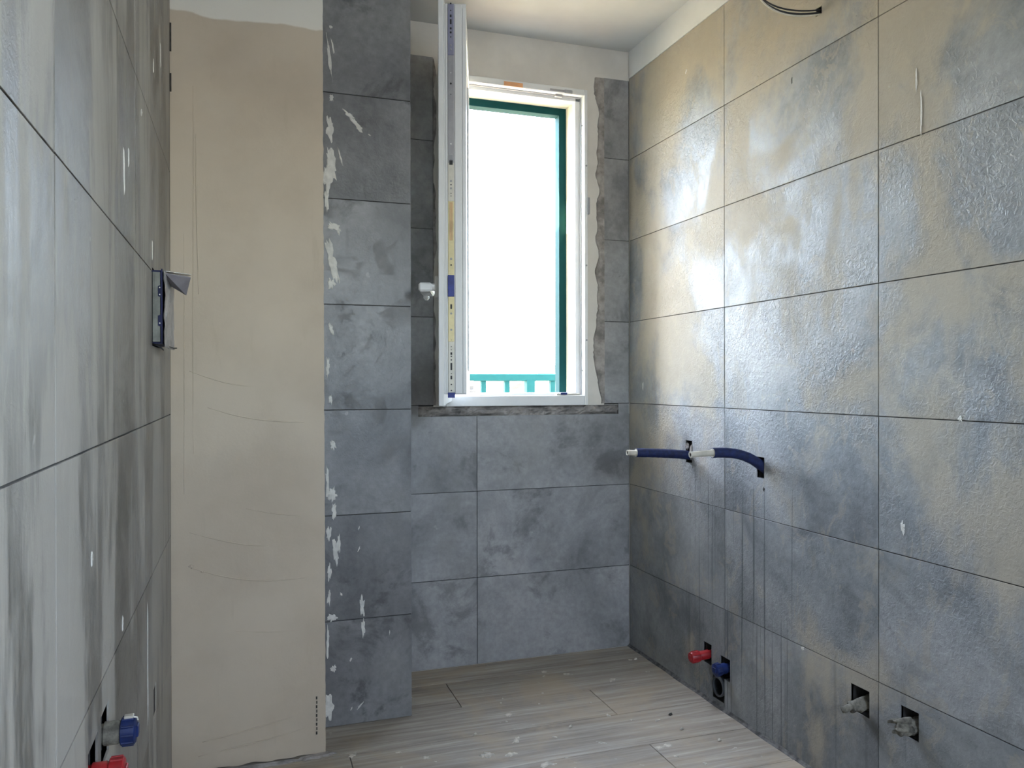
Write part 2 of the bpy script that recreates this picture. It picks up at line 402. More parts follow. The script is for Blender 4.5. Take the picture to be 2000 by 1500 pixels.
# filler specks on the right wall
for i, (u, v, l, wd, an) in enumerate([(1.336, 1.88, .022, .006, .2), (1.27, 1.83, .05, .009, .35), (1.318, 1.62, .004, .05, 0), (1.305, 1.55, .004, .09, 0),
        (2.535, 0.963, .004, .03, 0), (1.21, 0.905, .009, .012, 0), (1.355, 0.66, .01, .032, -.1), (1.68, 0.295, .01, .012, 0), (1.735, 0.93, .006, .01, 0), (2.24, 1.98, .008, .02, .3)]):
    blob('R', u, v, l, wd, an, 40+i, wr, h=0.002)
blob('R', 1.84, 0.683, 0.009, 0.012, 0, 61, wr, 'cavity', 0.001, name='drill_hole')
blob('R', 1.721, 1.763, 0.004, 0.018, 0, 62, wr, 'cavity', 0.001, name='drill_hole')

# ------------------------------------------------------------------ left wall with tiles
holesL = [(1.720, 1.862, 1.052, 1.208), (1.112, 1.176, 0.488, 0.556), (1.024, 1.090, 0.484, 0.548), (1.722, 1.770, 0.308, 0.366)]
wlft = tag(slab('L', REAR-0.1, YB+0.1, 0, CEIL, -0.15, -0.0028, holesL).obj('wall_left', 'grout'), 'grey cement-look tiles with chalky residue on the left wall', 'wall', kind='structure')
yl = [YC-0.002, 2.0688, 1.4658, 0.8628, 0.2598, -0.3432, REAR]
for i in range(len(yl)-1):
    for k in range(7):
        tile('L', yl[i+1], yl[i], 0.3*k, 0.3*k+0.3, 'tile_l', wlft, holesL)
slab('L', REAR, YB, -0.05, CEIL, -0.20, -0.07).obj('masonry', 'cavity', wlft)
slab('L', 1.722, 1.770, 0.308, 0.366, -0.006, -0.0012).obj('hole_shade_plate', 'cavity', wlft)  # dark plate just under the surface paints the shade inside this hole
for i, (u, v, l, wd, an) in enumerate([(1.33, 1.30, .006, .075, .1), (1.38, 1.335, .004, .03, 0), (1.62, 0.46, .006, .24, 0), (1.05, 0.77, .012, .02, 0), (1.55, 1.46, .02, .012, .5),
        (1.72, 1.24, .005, .04, 0), (1.9, 1.7, .01, .05, .2), (1.3, 0.62, .01, .03, 0), (1.75, 1.62, .008, .03, 0)]):
    blob('L', u, v, l, wd, an, 80+i, wlft, h=0.0015, rag=0.3)

# ------------------------------------------------------------------ back wall with the window opening
WX0, WX1, WZ0, WZ1 = 0.640, 1.181, 0.895, 2.034          # frame outside
OPEN = (WX0+0.002, WX1-0.002, WZ0+0.002, WZ1-0.002)
SLOT = (0.560, 1.310, 0.861, 0.8945)
wb = tag(slab('B', -2.2, 3.6, -0.6, 3.2, -0.20, -0.0028, [OPEN, SLOT]).obj('wall_back', 'cream'), 'grey tiled wall under and beside the window, cream render above', 'wall', kind='structure')
slab('B', SLOT[0]-0.02, SLOT[1]+0.02, SLOT[2]-0.03, SLOT[3]+0.0005, -0.16, -0.055).obj('masonry', 'cavity', wb)
slab('B', PX1, XR, 0.0, 0.8605, -0.0029, -0.0022).obj('grout_bed', 'grout', wb)
slab('B', PX1, 0.613, 0.8955, 2.085, -0.0029, -0.0022).obj('grout_bed', 'grout', wb)
slab('B', 1.253, XR, 0.8955, 2.093, -0.0029, -0.0022).obj('grout_bed', 'grout', wb)
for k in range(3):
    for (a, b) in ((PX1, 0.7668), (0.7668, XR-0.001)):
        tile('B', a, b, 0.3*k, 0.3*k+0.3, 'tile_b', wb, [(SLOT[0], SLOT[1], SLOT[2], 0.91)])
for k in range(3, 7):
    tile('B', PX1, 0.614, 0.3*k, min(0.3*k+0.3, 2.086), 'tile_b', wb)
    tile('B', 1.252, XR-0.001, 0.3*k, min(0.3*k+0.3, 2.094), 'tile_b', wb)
# reveals lined in cream render, and the ragged mortar beside the tiles
def ragged(fr, uin, uout_base, v0, v1, amp, seed, mat, parent, name, h=0.004, n=140):
    F = FR[fr]; vv = []; ff = []
    for i in range(n+1):
        v = v0+(v1-v0)*i/n
        e = uout_base + amp*(noise.noise(Vector((v*5, seed, 0)))*1.9 + noise.noise(Vector((v*17, seed, 4)))*0.8 + 0.2*noise.noise(Vector((v*110, seed, 8))))
        if (uout_base-uin)*(e-uin) < 0: e = uin+(uout_base-uin)*0.08
        hh = h*(0.7+0.8*noise.noise(Vector((v*40, seed, 9))))
        vv += [F(uin, v, -0.002), F(uin, v, h*0.9), F(uin+(e-uin)*0.55, v, hh), F(uin+(e-uin)*0.9, v, hh*0.8), F(e, v, -0.0025)]
        if i: ff += [((i-1)*5+q, (i-1)*5+q+1, i*5+q+1, i*5+q) for q in range(4)]
    return MB().add(vv, ff).obj(name, mat, parent)
ragged('B', 1.2525, 1.224, 0.90, 2.09, 0.016, 3, 'mortar', wb, 'mortar_edge')
ragged('B', 0.613, 0.620, 0.90, 2.08, 0.010, 11, 'mortar', wb, 'mortar_edge', 0.002)
mb = MB(); vv = []; ff = []; nu, nv = 110, 8           # rough mortar bed in the slot under the frame
for j in range(nv+1):
    for i in range(nu+1):
        u = SLOT[0]+(SLOT[1]-SLOT[0])*i/nu; v = SLOT[2]+(SLOT[3]-SLOT[2])*j/nv
        d = -0.014+0.014*noise.fractal(Vector((u*26, v*60, 1)), 1.0, 2.0, 5)+0.012*math.sin(j/nv*math.pi)+0.008*noise.noise(Vector((u*6, 0, 2)))
        vv.append(FR['B'](u, v, min(d, -0.001)))
ff = [(j*(nu+1)+i, j*(nu+1)+i+1, (j+1)*(nu+1)+i+1, (j+1)*(nu+1)+i) for j in range(nv) for i in range(nu)]
MB().add(vv, ff).obj('mortar_bed', 'mortar', wb)

# ------------------------------------------------------------------ tiled pillar
wp = tag(MB().box((XL, YP+0.0028, 0), (PX1-0.0028, YB+0.001, CEIL)).obj('wall_pillar', 'grout'), 'narrow dark tiled pillar between plaster and window', 'wall', kind='structure')
for k in range(7):
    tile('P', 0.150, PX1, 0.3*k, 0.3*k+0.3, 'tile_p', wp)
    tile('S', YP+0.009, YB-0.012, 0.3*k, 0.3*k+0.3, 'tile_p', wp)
slab('P', 0.15, PX1, TOP, CEIL, -0.004, 0.001).obj('paint_band', 'paint', wp)
sm = [(0.288, 1.742, .034, .010, -.62), (0.303, 1.722, .040, .013, -.75), (0.316, 1.706, .024, .014, -.7), (0.345, 1.690, .014, .004, -.6), (0.236, 1.985, .010, .012, .4),
      (0.232, 1.90, .008, .13, .12), (0.242, 1.93, .005, .05, .2), (0.238, 1.785, .012, .02, 0), (0.233, 1.70, .022, .06, .05), (0.236, 1.60, .030, .10, .12), (0.262, 1.62, .006, .06, .25), (0.225, 1.56, .02, .08, 0),
      (0.243, 1.42, .036, .022, -.2), (0.256, 1.41, .007, .03, .2), (0.236, 1.33, .024, .09, .2), (0.25, 1.30, .006, .07, .25), (0.238, 1.26, .02, .03, .1), (0.236, 1.13, .012, .03, .3),
      (0.234, 0.93, .010, .03, .1), (0.240, 0.80, .016, .03, .3), (0.238, 0.66, .026, .04, 0), (0.242, 0.615, .014, .05, 0), (0.246, 0.505, .020, .075, .05), (0.256, 0.52, .008, .06, .03), (0.228, 0.55, .014, .05, 0),
      (0.229, 0.44, .012, .05, 0), (0.238, 0.31, .028, .022, .2), (0.321, 0.335, .014, .055, .05), (0.324, 0.275, .011, .06, .05), (0.228, 0.37, .010, .05, 0), (0.400, 0.253, .003, .012, 0),
      (0.288, 0.185, .005, .015, -.3), (0.240, 0.165, .016, .02, .4), (0.228, 0.060, .026, .07, 0), (0.262, 0.375, .006, .01, .3), (0.312, 0.50, .004, .015, -.4), (0.312, 0.56, .004, .015, -.4),
      (0.29, 0.045, .012, .004, 1.1), (0.315, 0.05, .025, .004, .8), (0.226, 1.02, .010, .06, 0), (0.224, 0.25, .01, .08, 0), (0.224, 0.70, .01, .08, 0), (0.224, 1.50, .012, .07, 0)]
for i, (u, v, l, wd, an) in enumerate(sm): blob('P', u, v, l, wd, an, 120+i, wp, h=0.0018, rag=0.55)

# ------------------------------------------------------------------ plastered column, slightly uneven
nu, nv = 34, 170; vv = []; ff = []
for j in range(nv+1):
    v = CEIL*j/nv
    for i in range(nu+1):
        t = i/nu; u = XL+(PX0-XL)*t - (0.004*(v/2.0) if i == nu else 0)
        n_ = 0.0016*noise.noise(Vector((u*5, v*2.2, 0)))+0.0005*noise.noise(Vector((u*30, v*11, 3)))
        if t < 0.16: n_ += 0.0009*noise.noise(Vector((u*160, v*1.5, 5)))
        if i == nu: u += 0.0016*noise.noise(Vector((v*38, 1, 1)))+0.0010*noise.noise(Vector((v*130, 1, 1)))
        if v < 0.06: n_ += 0.004*noise.noise(Vector((u*22, v*30, 7)))
        vv.append(FR['C'](u, max(v, 0.0)+(0.004*(1+noise.noise(Vector((u*25, 0, 0)))) if j == 0 else 0), n_))
ff = [(j*(nu+1)+i, j*(nu+1)+i+1, (j+1)*(nu+1)+i+1, (j+1)*(nu+1)+i) for j in range(nv) for i in range(nu)]
k0 = len(vv)
for j in range(nv+1):
    a = vv[j*(nu+1)+nu]; vv.append((a[0], YP-0.0002, a[2]))
ff += [(j*(nu+1)+nu, k0+j, k0+j+1, (j+1)*(nu+1)+nu) for j in range(nv)]
wc = MB().add(vv, ff).obj('wall_plaster', 'plaster'); smooth_by_angle(wc, 45)
tag(wc, 'smooth beige plastered column with trowel ridges left of pillar', 'wall', kind='structure')
slab('C', XL, PX0-0.02, 0.0, CEIL, -0.158, -0.02).obj('core', 'cavity', wc)
def ridge(pts, rad, name='trowel_ridge', mat='plaster'):
    P = []
    for i in range(len(pts)-1):
        for t in (0, 0.25, 0.5, 0.75): P.append([pts[i][c]*(1-t)+pts[i+1][c]*t for c in (0, 1)])
    P.append(list(pts[-1]))
    for _ in range(3): P = [P[0]]+[[(P[i-1][c]+2*P[i][c]+P[i+1][c])/4 for c in (0, 1)] for i in range(1, len(P)-1)]+[P[-1]]
    n = len(P)
    W = [FR['C'](u, v, 0.0008+0.0016*noise.noise(Vector((u*5, v*2.2, 0)))) for u, v in P]
    MB().tube(W, [rad*(0.25+0.75*math.sin(math.pi*(i+0.4)/n)) for i in range(n)], 8).obj(name, mat, wc, True)
ridge([(-.086, .916), (-.03, .897), (.03, .884), (.09, .877), (.15, .875)], .0017)
ridge([(-.121, .514), (-.06, .49), (.004, .474), (.07, .466), (.15, .468)], .0019)
ridge([(-.129, .604), (-.06, .580), (.004, .564), (.06, .557)], .0014)
ridge([(-.128, 1.007), (-.07, .985), (-.019, .972), (.03, .967)], .0013)
ridge([(.005, .657), (.07, .640), (.144, .630)], .0011)
ridge([(-.02, .345), (.06, .335), (.15, .330)], .0009)
ridge([(-.112, 1.60), (-.111, 1.45), (-.108, 1.30), (-.106, 1.20)], .0015)
ridge([(-.118, 1.72), (-.117, 1.5), (-.119, 1.25), (-.120, 1.02), (-.119, .8)], .0009)
ridge([(-.140, 1.35), (-.139, 1.1), (-.14, .9), (-.141, .7)], .0009)
ridge([(-.10, .075), (-.03, .083), (.05, .098), (.12, .108)], .0022)
ridge([(-.11, .04), (-.02, .05), (.06, .060), (.15, .075)], .0018)
blob('C', -0.122, 0.517, 0.018, 0.010, -.4, 201, wc, 'plaster', 0.003)
blob('C', -0.10, 0.503, 0.008, 0.005, -.4, 202, wc, 'plaster', 0.003)
mb = MB()
for k in range(9):
    z = 0.055+0.0115*k; mb.box((0.178+0.001*(k % 2), YC-0.0022, z), (0.1815, YC+0.001, z+0.007))
mb.obj('corner_bead', 'cavity', wc)
for (z0, z1) in ((1.93, 2.02), (1.80, 1.87), (1.70, 1.745)):       # open joint between wall and plaster
    MB().box((XL+0.0003, YC-0.0025, z0), (XL+0.0040, YC+0.002, z1)).obj('open_joint', 'cavity', wc)
blob('F', -0.02, YC-0.016, 0.30, 0.024, 0.0, 210, wc, 'mortar', 0.006, 0.3, 'plaster_foot', seg=40)
blob('F', 0.175, YC-0.008, 0.09, 0.026, 0.1, 211, wc, 'mortar', 0.006, 0.4, 'plaster_foot')

# ------------------------------------------------------------------ rear wall; its opening and the doorway hall are unseen, added for fill light
tag(slab('RE', -0.35, 3.7, 0, CEIL, -0.12, 0.0, [(0.45, 0.95, 1.10, 1.85)]).obj('wall_rear', 'paint'), 'white wall behind the viewer with an added window opening for fill light', 'wall', kind='structure')
tag(MB().box((1.55, 1.2, 0), (3.7, 1.3, CEIL)).obj('wall_added_hall_side', 'paint'), 'white side wall of the added unseen hall beyond the doorway', 'wall', kind='structure')
FR['H'] = lambda u, v, n: (3.5-n, u, v)
tag(slab('H', REAR, 1.2, 0, CEIL, -0.1, 0, [(-0.7, 0.9, 0.55, 2.05)]).obj('wall_added_hall_end', 'paint'), 'white end wall of the added unseen hall, wide opening lets in daylight', 'wall', kind='structure')

# ------------------------------------------------------------------ window
win = tag(empty('window_1', (WX0, YB, WZ0)), 'white plastic window standing open inward above the slot', 'window', kind='structure')
def pw(mb, name, mat, parent=None, root=win, smooth=False):        # world-space mesh under a located empty
    lo = Vector(root.location); mb.v = [tuple(Vector(q)-lo) for q in mb.v]
    return mb.obj(name, mat, parent or root, smooth)
yF, yB_ = YB-0.016, YB+0.052
def bar(x0, x1, z0, z1, y0=yF, y1=yB_, ch=0.002): return MB().box((x0, y0, z0), (x1, y1, z1), ch)
# outer frame bars: front lip and stepped rebate behind it
pw(bar(WX1-0.013, WX1, WZ0, WZ1).box((WX1-0.032, YB+0.026, WZ0+0.03), (WX1-0.012, yB_, WZ1-0.03), 0.001), 'frame_jamb', 'upvc')
pw(bar(WX0, WX0+0.013, WZ0, WZ1).box((WX0+0.012, YB+0.026, WZ0+0.03), (WX0+0.032, yB_, WZ1-0.03), 0.001), 'frame_jamb', 'upvc')
pw(bar(WX0+0.013, WX1-0.013, WZ1-0.022, WZ1).box((WX0+0.032, YB+0.020, WZ1-0.034), (WX1-0.032, yB_, WZ1-0.021), 0.001), 'frame_head', 'upvc')
pw(bar(WX0+0.013, WX1-0.013, WZ0, WZ0+0.036).box((WX0+0.032, YB+0.018, WZ0+0.035), (WX1-0.032, yB_, WZ0+0.046), 0.001), 'frame_sill', 'upvc')
pw(MB().box((WX1-0.0155, YB+0.012, WZ0+0.036), (WX1-0.0125, YB+0.018, WZ1-0.024)), 'gasket', 'upvc_grey')
pw(MB().box((WX0+0.036, YB+0.006, WZ1-0.0245), (WX1-0.016, YB+0.012, WZ1-0.0215)), 'gasket', 'upvc_grey')
pw(MB().box((WX0+0.036, YB+0.004, WZ0+0.0355), (WX1-0.016, YB+0.010, WZ0+0.0375)), 'gasket', 'upvc_grey')
# fittings on the frame
pw(MB().box((0.862, yF-0.001, WZ1-0.021), (0.932, yF+0.001, WZ1-0.006), 0.0003), 'tape', 'sticker')
pw(MB().box((1.035, yF-0.002, WZ1-0.019), (1.105, yF+0.002, WZ1-0.011), 0.0006).box((1.088, yF-0.006, WZ1-0.023), (1.120, yF, WZ1-0.010), 0.002)
   .box((1.062, YB-0.001, WZ1-0.030), (1.090, YB+0.012, WZ1-0.0215), 0.001), 'corner_stay', 'steel')
pw(MB().box((1.060, yF+0.003, WZ0+0.034), (1.150, YB+0.010, WZ0+0.043), 0.001), 'strike_plate', 'pale')
pw(MB().box((1.075, yF+0.001, WZ0+0.038), (1.100, YB+0.006, WZ0+0.046), 0.001), 'strike_block', 'navy')
pw(MB().box((WX1-0.004, yF-0.005, 1.585), (WX1+0.006, yF+0.006, 1.645), 0.001), 'hinge_plate', 'upvc_grey')
for z in (1.91, 1.02): pw(MB().tube([(WX1-0.0140, YB+0.004, z), (WX1-0.0125, YB+0.004, z)], 0.003, 10), 'screw_hole', 'black')
for z in (1.76, 1.13, 1.40): pw(MB().tube([(WX1-0.006, yF-0.0008, z), (WX1-0.006, yF+0.001, z)], 0.0035, 10), 'screw_cap', 'upvc_grey')
# sash, hinged on the left jamb and swung into the room
W, Hb, Ht = 0.520, 0.945-WZ0, 2.022-WZ0
sash = empty('sash', (WX0+0.037-WX0, -0.020, 0), math.radians(-106.6)); sash.parent = win
def sp(mb, name, mat, smooth=False): return mb.obj(name, mat, sash, smooth)
mb = MB(); fz0, fz1, fx = Hb-0.032, Ht+0.028, W+0.018
mb.box((0, -0.020, fz0), (0.070, -0.005, fz1), 0.002).box((fx-0.088, -0.020, fz0), (fx, -0.005, fz1), 0.002)
mb.box((0.07, -0.020, fz0), (fx-0.088, -0.005, fz0+0.10), 0.002).box((0.07, -0.020, fz1-0.095), (fx-0.088, -0.005, fz1), 0.002)
mb.box((0.014, -0.006, Hb), (0.070, 0.056, Ht), 0.0015).box((W-0.070, -0.006, Hb), (W-0.004, 0.056, Ht), 0.0015)
mb.box((0.07, -0.006, Hb), (W-0.07, 0.056, Hb+0.068), 0.0015).box((0.07, -0.006, Ht-0.068), (W-0.07, 0.056, Ht), 0.0015)
mb.box((W-0.006, 0.000, Hb+0.001), (W, 0.0035, Ht-0.001), 0.0006)            # ribs beside the lock strip
mb.box((W-0.006, 0.0245, Hb+0.001), (W, 0.044, Ht-0.004), 0.0015)
mb.box((W-0.006, 0.0455, Hb+0.001), (W-0.001, 0.056, Ht-0.012), 0.0015)
sp(mb, 'sash_frame', 'upvc')
sp(MB().box((0.068, 0.012, Hb+0.066), (W-0.068, 0.036, Ht-0.066)), 'glass', 'glass')
def zy(y): return 2.022-(y-5)*0.0014052-WZ0              # height on the lock edge for a row of the photograph's strip
sy0, sy1 = 0.006, 0.0225; xs = W-0.005
def strip(ya, yb, mat, name='lock_strip', pr=0.003, a=sy0, b=sy1): return sp(MB().box((xs, a, zy(yb)), (xs+0.002+pr, b, zy(ya)), 0.0006), name, mat)
strip(7, 107, 'steel_blue', pr=0.0036); strip(107, 318, 'steel'); strip(318, 393, 'pale', pr=0.0036); strip(393, 541, 'brass', pr=0.0026)
strip(579, 668, 'brass'); strip(668, 768, 'pale')
strip(395, 470, 'copper', 'slide_rod', 0.0040, 0.0105, 0.0128); strip(395, 470, 'copper', 'slide_rod', 0.0040, 0.0155, 0.0178)
strip(538, 580, 'navy', 'lock_case', 0.008, 0.0055, 0.0225); strip(768, 778, 'navy', 'end_cap', 0.010, 0.005, 0.024)
def dot(y, r, mat='black', name='screw_hole', t=0.0142, pr=0.0042):
    sp(MB().tube([(xs+0.001, t, zy(y)), (xs+0.002+pr, t, zy(y))], r, 12), name, mat)
for y, r in ((6.5, .0022), (20, .0018), (72, .0018), (163, .0027), (184, .0012), (361, .0018), (378, .0014), (383, .0013), (518, .0022), (665, .001), (678, .0013), (684, .0013), (697, .002), (704, .002), (731, .0015), (752, .002), (764, .0022)): dot(y, r)
for y, r in ((142, .0016), (281, .002), (354, .003), (368, .003), (506, .0032), (613, .003), (645, .0028)): dot(y, r, 'upvc_grey' if y > 300 else 'upvc', 'screw_head', pr=0.0048)
def slotm(ya, yb, mat='black', name='slot', a=0.0118, b=0.0166, pr=0.0042): strip(ya, yb, mat, name, pr, a, b)
for a_, b_ in ((28, 33), (37, 47), (53, 57), (61, 65), (595, 604), (689, 694), (710, 724), (735, 742)): slotm(a_, b_)
slotm(302, 312, 'upvc_grey', 'roller', 0.010, 0.0185, 0.006); slotm(313, 322, 'black', 'roller_bed', 0.0095, 0.019, 0.0046); slotm(86, 90, 'upvc_grey'); slotm(94, 98, 'upvc_grey')
mb = MB()                                               # handle: rosette, neck and lever turned towards the hinge
hz_ = 1.243-WZ0; hx = W-0.030
mb.box((hx-0.014, -0.032, hz_-0.031), (hx+0.014, -0.0195, hz_+0.031), 0.003)
mb.tube([(hx, -0.031, hz_), (hx, -0.050, hz_+0.001)], [0.0105, 0.010], 16)
mb.box((hx-0.118, -0.077, hz_-0.0125), (hx+0.0135, -0.040, hz_+0.0125), 0.005)
mb.box((hx-0.126, -0.072, hz_-0.024), (hx-0.098, -0.056, hz_-0.006), 0.005)
sp(mb, 'handle', 'upvc')
for z in (Hb+0.10, Ht-0.12): sp(MB().tube([(-0.006, -0.012, z-0.035), (-0.006, -0.012, z+0.035)], 0.008, 14), 'hinge', 'upvc', True)

# ------------------------------------------------------------------ outside: shutter frame, balcony, railing, neighbours, hills
sf = tag(empty('shutter_frame', (0.67, 2.752, 0.91)), 'teal green metal frame set in the opening outside the white window', 'frame')
TX0, TX1, TZ0, TZ1 = 0.672, 1.149, 0.912, 2.003
pw(MB().box((TX1-0.0285, 2.752, TZ0), (TX1, 2.795, TZ1), 0.001), 'side_bar', 'teal', root=sf)
pw(MB().box((TX0, 2.752, TZ0), (TX0+0.0285, 2.795, TZ1), 0.001), 'side_bar', 'teal', root=sf)
pw(MB().box((TX0+0.0285, 2.752, TZ1-0.027), (TX1-0.0285, 2.795, TZ1), 0.001), 'top_bar', 'teal', root=sf)
pw(MB().box((TX0+0.0285, 2.752, TZ0), (TX1-0.0285, 2.795, TZ0+0.012), 0.001), 'bottom_bar', 'teal', root=sf)
# unseen louvred leaf left of the opening, added to block steep sky light
sh = tag(empty('added_shutter', (0.655, 2.815, 0.915), math.radians(109)), 'unseen green louvred shutter leaf added outside to block sky light', 'shutter')
SW, SH = 0.46, 1.085
MB().box((0, -0.017, 0), (0.05, 0.017, SH), 0.002).obj('stile', 'teal', sh); MB().box((SW-0.05, -0.017, 0), (SW, 0.017, SH), 0.002).obj('stile', 'teal', sh)
for z in (0, 0.52, SH-0.06): MB().box((0.05, -0.016, z), (SW-0.05, 0.016, z+0.06), 0.002).obj('rail', 'teal', sh)
me0 = None
for z0, z1 in ((0.075, 0.515), (0.595, 1.02)):
    k = 0
    while z0+k*0.034 < z1:
        zc = z0+k*0.034; k += 1
        if me0 is None:
            o = MB().add([(0.05, -0.016, 0.026), (SW-0.05, -0.016, 0.026), (SW-0.05, 0.014, 0.0), (0.05, 0.014, 0.0), (0.05, -0.012, 0.031), (SW-0.05, -0.012, 0.031), (SW-0.05, 0.018, 0.005), (0.05, 0.018, 0.005)],
                         [(0, 1, 2, 3), (7, 6, 5, 4), (0, 4, 5, 1), (1, 5, 6, 2), (2, 6, 7, 3), (3, 7, 4, 0)]).obj('slat', 'teal', sh); me0 = o.data
        else:
            o = bpy.data.objects.new('slat', me0); C.objects.link(o); o.parent = sh
        o.location = (0, 0, zc)
# render lining of the reveal (narrows the opening to the shutter frame)
lin = [((1.149, YB+0.053, 0.90), (WX1-0.003, 2.800, 2.03)), ((WX0+0.003, YB+0.053, 0.90), (TX0, 2.800, 2.03)), ((TX0, YB+0.053, 2.003), (1.149, 2.800, 2.031)), ((TX0, YB+0.053, 0.8975), (1.149, 2.800, 0.912))]
for a, b in lin: MB().box(a, b).obj('reveal_lining', 'facade', wb)
tag(MB().box((-2.2, 2.842, -0.25), (4.2, 4.0, -0.02)).obj('floor_balcony', 'concrete'), 'warm paved balcony floor outside the window', 'floor', kind='structure')
ra = tag(empty('balcony_railing', (1.385, 3.8, -0.02)), 'teal metal balcony railing seen low through the window', 'railing')
pw(MB().box((-1.6, 3.785, 0.984), (4.1, 3.825, 1.020), 0.003), 'top_rail', 'teal', root=ra)
pw(MB().box((-1.6, 3.79, 0.08), (4.1, 3.82, 0.10), 0.002), 'bottom_rail', 'teal', root=ra)
x = 1.385-0.124*20; k = -20
while x < 4.0:
    wv = 0.044 if k % 8 == 0 else 0.024
    pw(MB().box((x-wv/2, 3.805-wv/2, -0.02 if wv > 0.03 else 0.1), (x+wv/2, 3.805+wv/2, 0.988)), 'post' if wv > 0.03 else 'baluster', 'teal', root=ra)
    x += 0.124; k += 1
def house(label, x, y, z0, wdt, dep, eave, ridge_z, rz):
    h = tag(empty('house', (x, y, z0), rz), label, 'house')
    a, b = wdt/2, dep/2; e = eave-z0; r = ridge_z-z0
    MB().add([(-a, -b, 0), (a, -b, 0), (a, b, 0), (-a, b, 0), (-a, -b, e), (a, -b, e), (a, b, e), (-a, b, e), (0, -b, r-0.15), (0, b, r-0.15)],
             [(0, 1, 5, 8, 4), (2, 3, 7, 9, 6), (1, 2, 6, 5), (3, 0, 4, 7), (0, 3, 2, 1)]).obj('walls', 'housewall', h)
    ov = 0.5; sl = (r-e)/a
    for s in (-1, 1):
        ex = s*(a+ov); ez = e-ov*sl
        MB().add([(0, -b-ov, r), (ex, -b-ov, ez), (ex, b+ov, ez), (0, b+ov, r), (0, -b-ov, r-0.14), (ex, -b-ov, ez-0.14), (ex, b+ov, ez-0.14), (0, b+ov, r-0.14)],
                 [(0, 1, 2, 3), (4, 7, 6, 5), (0, 4, 5, 1), (2, 6, 7, 3), (1, 5, 6, 2), (0, 3, 7, 4)]).obj('roof_slope', 'roof', h)
        n = 9
        for i in range(n):
            t = (i+0.5)/n; cx, cz = ex*t, r+(ez-r)*t+0.05
            MB().box((cx-0.06, -b-ov, cz-0.06), (cx+0.06, b+ov, cz+0.03)).obj('roof_batten', 'roof', h)
    for sx in (-0.5, 0.5):
        MB().box((sx*a-0.5, -b-0.05, e*0.35), (sx*a+0.5, -b+0.02, e*0.35+1.3)).obj('shutters', 'teal', h)
    return h
house('pale gabled house with the higher peak beyond the railing', 10.4, 26, -7.0, 7.5, 9, 0.35, 1.86, math.radians(-8))
house('low house with sloping roof beyond the railing on the left', 2.0, 20, -7.0, 7, 7, -0.1, 0.86, math.radians(-75))
vv = []; ff = []; nx, ny = 90, 60
for j in range(ny+1):
    y = 8+(900-8)*(j/ny)**2
    for i in range(nx+1):
        x = -500+1300*i/nx
        d = max(0, y-60)/840
        z = -7+d*24*(0.6+0.5*noise.fractal(Vector((x/170, y/170, 0)), 1, 2, 4))+0.6*noise.noise(Vector((x/20, y/20, 3)))*min(1, y/60)
        vv.append((x, y, z))
ff = [(j*(nx+1)+i, j*(nx+1)+i+1, (j+1)*(nx+1)+i+1, (j+1)*(nx+1)+i) for j in range(ny) for i in range(nx)]
tag(MB().add(vv, ff).obj('ground', 'land', None, True), 'dry sunlit hillside beyond the balcony', 'hills', kind='structure')

# ------------------------------------------------------------------ electrical box on the left wall
eb = tag(empty('electrical_box', (XL, 1.79, 1.05)), 'navy wall box with torn plastic cover sticking out of left wall', 'electrical box')
def pe(mb, name, mat, smooth=False): return pw(mb, name, mat, root=eb, smooth=smooth)
xo = -0.1505
pe(MB().box((XL-0.045, 1.724, 1.056), (xo-0.003, 1.728, 1.203)).box((XL-0.045, 1.854, 1.056), (xo-0.003, 1.858, 1.203)).box((XL-0.045, 1.728, 1.056), (xo-0.003, 1.854, 1.060))
   .box((XL-0.045, 1.728, 1.199), (xo-0.003, 1.854, 1.203)).box((XL-0.045, 1.728, 1.060), (XL-0.040, 1.854, 1.199)), 'box_shell', 'navy_dark')
pe(MB().box((XL+0.0008, 1.7185, 1.060), (-0.157, 1.7232, 1.199), 0.0006).box((-0.1668, 1.7172, 1.062), (-0.1652, 1.7188, 1.198)), 'side_sheet', 'card')
mb = MB(); q = random.Random(5); vv = []; ff = []       # ragged navy rim between side sheet and cover
n = 60
for i in range(n+1):
    z = 1.058+0.147*i/n; wv = 0.0015+0.0035*max(0, noise.noise(Vector((z*55, 2, 0))))
    if 1.150 < z < 1.172 or 1.092 < z < 1.112: wv = 0.0072
    vv += [(-0.1535-wv, 1.7165, z), (-0.1525, 1.7165, z), (-0.1525, 1.7205, z), (-0.1535-wv, 1.7205, z)]
    if i: a, b = (i-1)*4, i*4; ff += [(a+c, a+(c+1) % 4, b+(c+1) % 4, b+c) for c in range(4)]
pe(MB().add(vv, ff), 'torn_rim', 'navy_dark')
for z in (1.154, 1.168, 1.097): pe(MB().tube([(-0.1575, 1.7168, z), (-0.1575, 1.7155, z)], 0.0014, 8), 'lug', 'pale')
nu, nv = 18, 30; vv = []                                # crinkled cover sheet
for s in (0, 1):
    for j in range(nv+1):
        for i in range(nu+1):
            yv = 1.7195+0.165*i/nu; z = 1.050+0.153*j/nv
            d = 0.0030*noise.noise(Vector((yv*40, z*22, 0)))+0.0016*noise.noise(Vector((yv*90, z*60, 4)))
            vv.append((xo+0.0015+d-(0.0012 if s else 0)+0.02*(i/nu)**2*0.25, yv, z))
K = (nu+1)*(nv+1)
ff = [(j*(nu+1)+i, j*(nu+1)+i+1, (j+1)*(nu+1)+i+1, (j+1)*(nu+1)+i) for j in range(nv) for i in range(nu)]
ff += [tuple(c+K for c in f[::-1]) for f in ff]
pe(MB().add(vv, ff), 'cover_sheet', 'foil')
